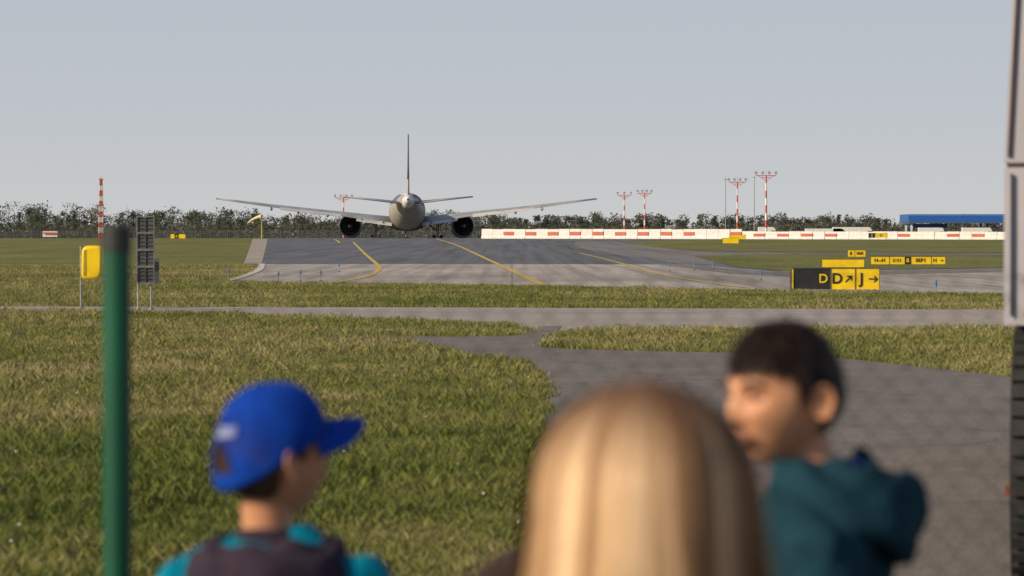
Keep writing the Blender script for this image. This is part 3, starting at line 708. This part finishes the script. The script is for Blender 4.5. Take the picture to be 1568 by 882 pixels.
# ------------------------------------------------------------ people
def evalmesh(o):
    dg=bpy.context.evaluated_depsgraph_get(); dg.update()
    return bpy.data.meshes.new_from_object(o.evaluated_get(dg))
def remesh(b,name,vox,smooth=4):
    o=b.obj(name); m=o.modifiers.new('r','REMESH'); m.mode='VOXEL'; m.voxel_size=vox; m.use_smooth_shade=True
    s=o.modifiers.new('s','SMOOTH'); s.iterations=smooth; s.factor=.5
    me=evalmesh(o); bpy.data.objects.remove(o)
    me.materials.clear()
    o=bpy.data.objects.new(name,me); sc.collection.objects.link(o)
    for p in me.polygons: p.use_smooth=True
    return o
def g2(a,s): return np.exp(-(a/s)**2)
def headpos(d):
    x,y,z=d[:,0],d[:,1],d[:,2]
    X=.072*x; Y=.089*np.sign(y)*np.abs(y)**.9; Z=.107*z
    t=np.clip(-z,0,1); X=X*(1-.38*t**1.4); Y=np.where(y<0,Y*(1-.45*t**1.2)-.006*(1-t),Y*(1-.05*t))
    fm=np.clip(y*1.6,0,1)
    prof=np.interp(Z,[-.040,-.033,-.024,.012,.03],[0,.75,1,.22,0])
    Y=Y+fm*.019*g2(X,.0105)*prof
    Y=Y+fm*.005*g2(np.abs(X)-.014,.006)*g2(Z+.029,.008)
    Y=Y-fm*.013*g2(np.abs(X)-.029,.015)*g2(Z-.004,.011)
    Y=Y+fm*.006*g2(Z-.022,.008)*g2(np.abs(X)-.025,.022)
    Y=Y+fm*.005*g2(np.abs(X)-.036,.016)*g2(Z+.026,.018)
    Y=Y+fm*g2(X,.018)*(.0055*g2(Z+.051,.005)+.006*g2(Z+.062,.006)-.004*g2(Z+.0565,.0025))
    Y=Y-fm*.005*g2(X,.02)*g2(Z+.074,.006)
    Y=Y+fm*.008*g2(X,.022)*g2(Z+.090,.014)
    return np.stack([X,Y,Z],1)
def ico(sub):
    bm=bmesh.new(); bmesh.ops.create_icosphere(bm,subdivisions=sub,radius=1)
    v=np.array([v.co[:] for v in bm.verts]); f=[tuple(x.index for x in q.verts) for q in bm.faces]; bm.free(); return v,f
ICO=ico(6)
def skinmat(name,c,c2):
    m=M(name,c,c2,scale=14,rough=.5,spec=.3,contrast=(.3,.7)); b=m.node_tree.nodes['Principled BSDF']
    b.inputs['Subsurface Weight'].default_value=.08; b.inputs['Subsurface Radius'].default_value=(.02,.008,.004); b.inputs['Subsurface Scale'].default_value=.3
    return m
hairline=([-.11,-.05,-.034,-.026,-.008,.0,.017,.026,.05,.12],[-.062,-.058,-.045,.010,.022,-.006,-.004,.032,.042,.047])
def ribbons(name,PL,NR,wd,mat,rnd):
    N,K,_=PL.shape; T=np.gradient(PL,axis=1); S=np.cross(T,NR); S/=np.linalg.norm(S,axis=2,keepdims=True)+1e-9
    tp=np.linspace(1,.35,K)[None,:,None]; W=wd[:,None,None]*tp
    V=np.stack([PL-S*W,PL+S*W],2).reshape(N,K*2,3)
    base=(np.arange(N)*K*2)[:,None]; fs=[]
    for k in range(K-1): fs.append(base+np.array([[2*k,2*k+1,2*k+3,2*k+2]]))
    return fastmesh(name,V.reshape(-1,3),np.concatenate(fs),mat,np.repeat(rnd,K*2),smooth=True)
def xf(A,Mx): 
    A=np.asarray(A); R=np.array(Mx.to_3x3()); t=np.array(Mx.translation); return A@R.T+t
ew=M('eye_white',(.36,.32,.29),rough=.3); ir=M('iris',(.03,.02,.015),rough=.1); lip=M('lip',(.40,.14,.11),rough=.5)
def make_person(name,hc,psi,pitch,roll,body_xy,bpsi,H,skin,hair,tops,pants,shoes,hairkind='short',collar=None,hood=None,hs=1.0):
    par=empty(name,(body_xy[0],body_xy[1],0))
    Mh=Matrix.Translation(hc)@Matrix.Rotation(psi,4,'Z')@Matrix.Rotation(pitch,4,'X')@Matrix.Rotation(roll,4,'Y')@Matrix.Scale(hs,4)
    s=H/1.32; Mb=Matrix.Translation((body_xy[0],body_xy[1],0))@Matrix.Rotation(bpsi,4,'Z')@Matrix.Scale(s,4)
    b=MB(); k=tops
    def el(z,rx,ry,cy=0): return [Mb@Vector((rx*math.cos(t)*1.0,cy+ry*math.sin(t),z)) for t in np.linspace(0,2*math.pi,33)[:-1]]
    b.loft([el(z,rx,ry,cy) for z,rx,ry,cy in((.58,.118,.088,0),(.62,.132,.096,0),(.70,.132,.096,0),(.80,.128,.093,0),(.90,.142,.098,-.002),(.97,.150,.094,-.006),(1.01,.146,.080,-.008),(1.04,.112,.064,-.01),(1.055,.072,.052,-.01),(1.066,.050,.044,-.008))],k)
    C=lambda a,c,r0,r1: b.capsule(Mb@Vector(a),Mb@Vector(c),r0*s,r1*s,k)
    for q in(-1,1):
        C((q*.095,-.008,.99),(q*.138,-.008,.98),.048,.050)
        C((q*.142,-.008,.975),(q*.176,-.03,.76),.050,.041); C((q*.176,-.03,.76),(q*.18,.05,.57),.041,.033)
        C((q*.066,0,.62),(q*.072,.012,.34),.076,.056); C((q*.072,.012,.34),(q*.075,-.012,.08),.056,.046)
        b.ell(Mb@Vector((q*.08,.04,.04)),(.042*s,.105*s,.038*s),k,16,10,Matrix.Rotation(bpsi,3,'Z'))
    o=remesh(b,'body',.009,3); me=o.data
    for m in(tops,pants,shoes): me.materials.append(m)
    nrm=np.zeros(len(me.vertices)*3); me.vertices.foreach_get('normal',nrm); nrm=nrm.reshape(-1,3)
    for v in me.vertices:
        p=v.co
        f=(abs(mnoise.noise(Vector((p.x*11+3,p.y*11,p.z*7))))-.2)*.036+mnoise.noise(Vector((p.x*30+5,p.y*30,p.z*20)))*.006
        v.co=p+Vector(nrm[v.index])*f
    Mi=Mb.inverted()
    for p in me.polygons:
        z=p.center.z/s; loc=Mi@p.center
        if z<.085: p.material_index=2
        elif z<.66 and abs(loc.x)<.145: p.material_index=1
    child(o,par)
    hb=MB()
    for q in(-1,1):
        wr=Vector((q*.181,.062,.545)); 
        hb.capsule(Mb@wr,Mb@(wr+Vector((0,.006,-.02))),.019*s,.019*s,skin)
        hb.ell(Mb@(wr+Vector((0,.012,-.055))),(.013*s,.030*s,.036*s),skin,14,10,Matrix.Rotation(bpsi,3,'Z'))
        for j,(dy,l) in enumerate(((-.020,.042),(-.007,.052),(.007,.056),(.020,.050))):
            a=wr+Vector((0,.012+dy,-.082)); m_=a+Vector((-q*.006,.002,-l*.5)); e=m_+Vector((-q*.016,.002,-l*.42))
            hb.capsule(Mb@a,Mb@m_,.0075*s,.007*s,skin); hb.capsule(Mb@m_,Mb@e,.007*s,.0055*s,skin)
        a=wr+Vector((-q*.004,.034,-.045)); m_=a+Vector((-q*.008,.018,-.022)); e=m_+Vector((-q*.006,.004,-.022))
        hb.capsule(Mb@a,Mb@m_,.009*s,.008*s,skin); hb.capsule(Mb@m_,Mb@e,.008*s,.006*s,skin)
    o=remesh(hb,'hands',.0035,2); o.data.materials.append(skin); child(o,par)
    hb=MB(); V=headpos(ICO[0]); hb.add([Vector(p) for p in xf(V,Mh)],ICO[1],skin,True)
    nb0=Mh@Vector((0,-.030,-.050)); nb1=Mb@Vector((0,-.012,1.03))
    hb.cyl(nb0,nb1,.039*hs,.044*s,skin,24,True); hb.ell(nb0,(.039*hs,)*3,skin)
    o=remesh(hb,'head',.0026,2); o.data.materials.append(skin); child(o,par)
    fb=MB(); brow=hair
    for q in(-1,1):
        ec=Vector((q*.029,.0635,.004)); fb.ell(Mh@ec,(.0118,)*3,ew,16,12); fb.ell(Mh@(ec+Vector((0,.0084,0))),(.0064,.0046,.0064),ir,12,8)
        for sg in(1,-1):
            rg=[]
            for a in np.linspace(.16 if sg==1 else .30,1.4,5):
                rg.append([Mh@(ec+Vector((.0128*math.cos(t)*math.cos(a),.0128*math.sin(t)*math.cos(a),.0128*math.sin(a)*sg))) for t in np.linspace(.05,math.pi-.05,12)])
            fb.loft(rg,skin,caps=False,closed=False)
        pts=[ec+Vector((.0132*math.cos(t)*math.cos(.16),.0132*math.sin(t)*math.cos(.16),.0022)) for t in np.linspace(.3,math.pi-.3,8)]
        for a,c_ in zip(pts[:-1],pts[1:]): fb.capsule(Mh@a,Mh@c_,.0016,.0016,brow)
        pts=[Vector((q*(.012+.036*t),.0895-.014*t*t-.002,.020+.006*math.sin(t*2.6))) for t in np.linspace(0,1,7)]
        for a,c_ in zip(pts[:-1],pts[1:]): fb.capsule(Mh@a,Mh@c_,.0038*hs,.0032*hs,brow)
    for zz,rr in((-.0520,.0036),(-.0612,.0042)):
        pts=[Vector((x,.0865-14*x*x,zz+(abs(x)*.12 if zz<-.055 else -abs(x)*.12))) for x in np.linspace(-.018,.018,8)]
        for a,c_ in zip(pts[:-1],pts[1:]): fb.capsule(Mh@a,Mh@c_,rr*.8*hs,rr*.8*hs,lip)
    for q in(-1,1): fb.ell(Mh@Vector((q*.006,.0955,-.0355)),(.0026,)*3,ir,8,6)
    for q in(-1,1):
        rg=[]
        base=Vector((q*.0690,-.004,-.008)); A=math.radians(24)
        ow=Vector((q*math.cos(A),-math.sin(A)*.6,0)).normalized(); bk=Vector((q*.25,-1,0)).normalized()
        for v_,off in((0,.0),(.35,-.001),(.62,.002),(.8,.007),(.93,.010),(1.0,.008),(1.0,.004),(.85,.001),(.5,-.006)):
            r=[]
            for t in np.linspace(0,2*math.pi,25)[:-1]:
                zz=.0270*v_*math.cos(t); yy=.0150*v_*math.sin(t)*(1.12 if math.cos(t)>0 else .82)
                oo=off*(1 if math.sin(t)>-.3 else .35)
                r.append(Mh@(base+bk*(yy+.008)+ow*(oo+.003+.0045*(math.sin(t)*.5+.5))+Vector((0,0,zz))))
            rg.append(r)
        fb.loft(rg,skin,caps=False)
    child(fb.obj('face'),par)
    if collar:
        cb=MB(); rg=[]; cm,cz0=collar
        for r_,z in((.062,1.030),(.060,1.055),(.055,1.072),(.049,1.072),(.047,1.05)):
            rg.append([Mb@Vector((r_*math.cos(t),-.010+r_*.95*math.sin(t),z+cz0-.012*math.sin(t))) for t in np.linspace(0,2*math.pi,33)[:-1]])
        cb.loft(rg,cm,caps=False); child(cb.obj('shirt_collar'),par)
    if hood:
        mat,big,r0,zoff=hood; cb=MB(); rg=[]
        K=60
        for i in range(K):
            a=-2.45+4.9*i/(K-1); bk=max(0,math.cos(a/1.56))
            rad=r0+.034*bk*big; cz=1.064+zoff-.034*bk*big+.010*(1-bk); rr=.018+.020*bk*big; rz=.024+.036*bk*big
            c=Vector((math.sin(a)*rad*1.05,-.012-math.cos(a)*rad*.85,cz)); o_=Vector((math.sin(a),-math.cos(a),0))
            r=[]
            for t in np.linspace(0,2*math.pi,41)[:-1]:
                w1=1+.13*math.sin(3*t+a*3)+.09*math.sin(7*a+t*2)+.30*mnoise.noise(Vector((a*2.2,math.cos(t)*1.6,math.sin(t)*1.6)))
                pinch=1-.42*math.exp(-((t-1.2)/.28)**2)*bk
                w1*=pinch
                r.append(Mb@(c+o_*(rr*math.cos(t)*w1-.3*rz*math.sin(t))+Vector((0,0,rz*math.sin(t)*w1))))
            rg.append(r)
        cb.loft(rg,mat); o=cb.obj('hood'); child(o,par)
    ring=ICO[0]; HP=headpos(ring)
    def inhair(p): return p[:,2]>np.interp(p[:,1],*hairline)
    if hairkind in('short','cap'):
        th=.009 if hairkind=='short' else .005
        msk=inhair(HP); dist=np.clip((HP[:,2]-np.interp(HP[:,1],*hairline))/.04,0,1)
        nz=np.array([mnoise.noise(Vector(p)*38) for p in HP])
        Q=HP+ring*(th*(.15+.85*dist)+.0032*nz*dist)[:,None]
        fs=[f for f in ICO[1] if all(msk[i] for i in f)]
        V=xf(Q,Mh); hb=MB(); hb.add([tuple(p) for p in V],fs,hair,True); o=hb.obj('hair')
        bm=bmesh.new(); bm.from_mesh(o.data); bmesh.ops.delete(bm,geom=[v for v in bm.verts if not v.link_faces],context='VERTS'); bm.to_mesh(o.data); bm.free()
        child(o,par)
        N=9000; d=rng.normal(size=(N*2,3)); d/=np.linalg.norm(d,axis=1,keepdims=True); hp=headpos(d); ok=inhair(hp-np.array([0,0,.003])); d=d[ok][:N]; hp=hp[ok][:N]
        dd=np.clip((hp[:,2]-np.interp(hp[:,1],*hairline))/.04,.15,1)[:,None]
        crown=np.array([0,-.035,.108]); fl=hp-crown+rng.normal(size=hp.shape)*.018; fl-= (fl*d).sum(1,keepdims=True)*d; fl/=np.linalg.norm(fl,axis=1,keepdims=True)+1e-9
        L=(.010+.014*rng.random(len(d)))*(1 if hairkind=='short' else .6)
        Ks=[]
        rl=(.5+rng.random(len(d)))[:,None]
        for t in(0,.5,1): Ks.append(hp+d*(th*.5+ .008*t*(1-.3*t)*rl)*dd+fl*(L*t)[:,None])
        PL=np.stack(Ks,1); NR=np.repeat(d[:,None,:],3,1); R3=np.array(Mh.to_3x3())
        o=ribbons('hair_strands',xf(PL,Mh),NR@R3.T,np.full(len(d),.0009),hair,rng.random(len(d))); child(o,par)
    return par,Mh,Mb,s
hair_dark=M('dark_brown_hair',(.032,.018,.013),(.015,.009,.007),scale=60,rough=.5,spec=.3)
hair_brown=M('brown_hair',(.075,.042,.026),(.04,.022,.015),scale=60,rough=.5)
skA=skinmat('skin_warm',(.55,.27,.155),(.46,.21,.12)); skB=skinmat('skin_light',(.58,.29,.165),(.49,.225,.12))
jeans=M('denim',(.05,.07,.13),(.03,.045,.09),scale=40,rough=.9,bump=.2); shoes=M('trainer',(.12,.12,.13),(.07,.07,.08))
turq=M('turquoise_fleece',(.0,.20,.31),(.0,.155,.25),scale=25,rough=.95,bump=.4,spec=.1); plum=M('plum_fleece',(.045,.032,.05),(.032,.024,.038),scale=25,rough=.95,bump=.4,spec=.1)
tealf=M('dark_teal_fleece',(.012,.046,.068),(.008,.033,.050),scale=22,rough=.95,bump=.5,spec=.1); bluesh=M('blue_shirt',(.02,.06,.42),rough=.8)
hc=P(420,698,4.7)
bA,Mh,Mb,s=make_person('boy',hc,math.radians(-55),math.radians(11),math.radians(0),(P(414,0,4.7).x,4.72),math.radians(-8),1.375,skA,hair_brown,turq,jeans,shoes,'cap',(plum,-.010),(plum,.60,.088,-.036))
def cap(par,Mh):
    bl=M('royal_blue_cotton',(.005,.048,.35),(.004,.038,.28),scale=30,rough=.85,bump=.25,spec=.1); lo=M('embroidery_white',(.30,.36,.62))
    cr=MB(); NP=96; NR=26
    def dome(u,v,off=0):
        a=v*math.pi/2; r=math.cos(a)**.82; h=math.sin(a)
        y=math.cos(u);x=math.sin(u)
        seam=.0012*abs(math.sin(3*u))**.35
        X=(.0825+off+seam)*x*r; Y=(.1005+off+seam)*y*r-.004
        z0=.012+.016*y
        if y<0: z0-=.030*(-y)
        Z=z0+(.118+off-z0)*h
        Z+=.004*math.exp(-((v-.5)/.3)**2)*max(0,y)
        k=1+.025*mnoise.noise(Vector((x*2.1,y*2.1,v*3)))*math.cos(a)
        return Vector((X*k,Y*k,Z))
    vs=[];fs=[]
    for j in range(NR+1):
        for i in range(NP): vs.append(Mh@dome(2*math.pi*i/NP,j/NR))
    for j in range(NR):
        for i in range(NP):
            u=2*math.pi*(i+.5)/NP; v=(j+.5)/NR
            du=abs(u-math.pi)/.36; dv=(v-.12)/.22
            if v>.12 and du*du+dv*dv<1: continue
            fs.append((j*NP+i,j*NP+(i+1)%NP,(j+1)*NP+(i+1)%NP,(j+1)*NP+i))
    cr.add(vs,fs,bl,True); o=cr.obj('cap_crown',merge=.0001); m=o.modifiers.new('s','SOLIDIFY'); m.thickness=.0025; m.offset=1; child(o,par)
    tb=MB(); pts=[]
    for t in np.linspace(0,math.pi,22):
        u=math.pi+.37*math.cos(t); v=.12+.23*math.sin(t); pts.append(Mh@dome(u,v,.003))
    for a,c in zip(pts[:-1],pts[1:]): tb.capsule(a,c,.0026,.0026,bl)
    for kx in range(6):
        u=kx*math.pi/3
        pp=[Mh@dome(u,v,.0026) for v in np.linspace(0.02 if kx!=3 else .4,.98,18)]
        for a,c in zip(pp[:-1],pp[1:]): tb.cyl(a,c,.0010,.0010,bl,6,False)
    tb.ell(Mh@Vector((0,-.004,.1225)),(.007,.007,.004),bl)
    rows=[]
    for j in range(9):
        t=j/8; r=[]
        for i in range(25):
            a=(-1+2*i/24)*1.12
            base=dome(a,.0,.003); ext=.074*t*max(0,math.cos(a*1.05))**.6 if abs(a)<1.119 else 0
            x=base.x*(1+.02*t); y=base.y+ext
            z=base.z+.004-.012*t-6.0*(x*x)*(.45+.55*t)*.55+.004*math.cos(a)
            r.append(Mh@Vector((x,y,z)))
        rows.append(r)
    bb=MB(); bb.loft(rows,bl,caps=False,closed=False); o=bb.obj('cap_brim'); m=o.modifiers.new('s','SOLIDIFY'); m.thickness=.0035; m.offset=0; child(o,par)
    rr=random.Random(3); u0=math.pi-.16
    for kx in range(7):
        uc=u0+(kx-3)*.085; vb=.42; hgt=.085
        for seg in range(3):
            p0=(uc+rr.uniform(-.04,.04),vb+hgt*rr.uniform(-.5,.5)); p1=(uc+rr.uniform(-.04,.04),vb+hgt*rr.uniform(-.5,.5))
            tb.capsule(Mh@dome(p0[0],p0[1],.0026),Mh@dome(p1[0],p1[1],.0026),.0016,.0016,lo)
        tb.capsule(Mh@dome(uc-.03,vb+hgt*.5,.0026),Mh@dome(uc-.02,vb-hgt*.5,.0026),.0018,.0018,lo)
    child(tb.obj('cap_trim'),par)
cap(bA,Mh)
hc=P(1197,606,4.2)
make_person('boy',hc,math.radians(124),math.radians(-3),0,(P(1246,0,4.2).x,4.22),math.radians(84),1.535,skB,hair_dark,tealf,jeans,shoes,'short',(bluesh,.006),(tealf,1.0,.074,.002),hs=.965)
taupe=M('taupe_jacket',(.09,.07,.065),(.06,.048,.045),scale=20,rough=.9)
hc=Vector((P(812,0,3.1).x,3.1,P(0,838,3.1).z-.117))
make_person('child',hc,math.radians(20),0,0,(hc.x,3.12),0,1.22,skB,hair_brown,taupe,jeans,shoes,'short')
hc=P(985,0,2.5); hc.z=P(0,584,2.5).z-.128; hc.y=2.5
coat=M('grey_coat',(.10,.085,.08),(.07,.06,.055),scale=20,rough=.95)
gp,Mh,Mb,s=make_person('girl',hc,math.radians(6),0,0,(hc.x,2.52),math.radians(4),hc.z+.12,skB,hair_brown,coat,jeans,shoes,'none')
def longhair(par,Mh):
    N=9500; K=16; th=rng.random(N)*2*np.pi
    fr=np.abs((th+np.pi)%(2*np.pi)-np.pi)
    keep=fr>.55; th=th[keep]; N=len(th)
    lay=rng.random(N); v0=rng.random(N)**.8*.9
    L=.50+.06*rng.random(N)+.04*vnoise(th*3,th*0,1,5)
    PL=np.zeros((N,K,3)); NR=np.zeros((N,K,3))
    wob=vnoise(th*6,th*0,1,3)-.5; ph=rng.random(N)*6.28
    lump=vnoise(th*4,th*0,1,31)-.5; lump2=vnoise(th*13,th*0,1,33)-.5
    for k in range(K):
        t=k/(K-1); sdist=v0*.12+t*L
        ang=np.clip(sdist/.115,0,np.pi/2)
        dn=np.maximum(0,sdist-.115*np.pi/2)
        ld=(.010*lump+.008*lump2)*np.sin(ang)
        rx=.091+.010*lay+.013*np.clip(dn/.15,0,1)+ld; ry=.104+.010*lay+ld
        r=np.sin(ang)
        z=.032+.085*np.cos(ang)+.012*lay*np.cos(ang)-dn
        flat=1-.32*np.clip((dn-.06)/.25,0,1)
        X=rx*np.sin(th)*r+ (wob*.018+.003*np.sin(ph+dn*18))*np.clip(dn/.1,0,1)
        Y=ry*np.cos(th)*r*flat-.006-.02*np.clip(dn/.3,0,1)
        PL[:,k]=np.stack([X,Y,z],1); NR[:,k]=np.stack([np.sin(th)*r,np.cos(th)*r,np.cos(ang)+.01],1)
    R3=np.array(Mh.to_3x3())
    st=.5+((vnoise(th*4.6,th*0,1,52)-.5)*.55+(vnoise(th*10,th*0,1,48)-.5)*.75)+(rng.random(N)-.5)*.16
    m,nt,b=newmat('blonde_hair');Nn=nt.nodes;Lk=nt.links
    at=Nn.new('ShaderNodeAttribute');at.attribute_name='rnd'
    r=Nn.new('ShaderNodeValToRGB');cr=r.color_ramp
    while len(cr.elements)<4: cr.elements.new(.5)
    for e,(p,c) in zip(cr.elements,[(.22,(.16,.08,.04)),(.42,(.31,.175,.09)),(.58,(.47,.29,.155)),(.78,(.72,.50,.31))]): e.position=p;e.color=(*c,1)
    Lk.new(at.outputs['Fac'],r.inputs['Fac'])
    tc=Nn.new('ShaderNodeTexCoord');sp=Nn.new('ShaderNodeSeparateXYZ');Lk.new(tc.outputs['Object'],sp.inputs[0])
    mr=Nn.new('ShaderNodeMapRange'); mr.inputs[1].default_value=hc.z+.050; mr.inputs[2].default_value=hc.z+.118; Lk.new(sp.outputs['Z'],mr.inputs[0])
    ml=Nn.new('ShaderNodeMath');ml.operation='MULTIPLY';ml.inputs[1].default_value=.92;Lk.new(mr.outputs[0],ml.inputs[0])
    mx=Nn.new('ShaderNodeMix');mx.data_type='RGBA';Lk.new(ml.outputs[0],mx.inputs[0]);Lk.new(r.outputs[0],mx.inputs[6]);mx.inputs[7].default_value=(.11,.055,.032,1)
    Lk.new(mx.outputs[2],b.inputs['Base Color']); b.inputs['Roughness'].default_value=.6; b.inputs['Specular IOR Level'].default_value=.12
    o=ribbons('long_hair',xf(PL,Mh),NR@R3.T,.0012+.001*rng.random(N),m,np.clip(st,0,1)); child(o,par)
    sh=MB(); rg=[]
    for k in range(22):
        sd=.02+k/21*.5; a=min(sd/.115,math.pi/2); dn=max(0,sd-.115*math.pi/2); fl=1-.32*min(1,max(0,(dn-.06)/.25))
        rg.append([Mh@Vector(((.084+.012*min(1,dn/.15))*math.sin(t)*math.sin(a),.095*math.cos(t)*math.sin(a)*fl-.006-.02*min(1,dn/.3),.032+.079*math.cos(a)-dn)) for t in np.linspace(.62,2*math.pi-.62,50)])
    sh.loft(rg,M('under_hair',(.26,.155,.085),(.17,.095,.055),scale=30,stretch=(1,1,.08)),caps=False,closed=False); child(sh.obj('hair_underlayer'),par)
longhair(gp,Mh)
print('DONE objs',len(bpy.data.objects))
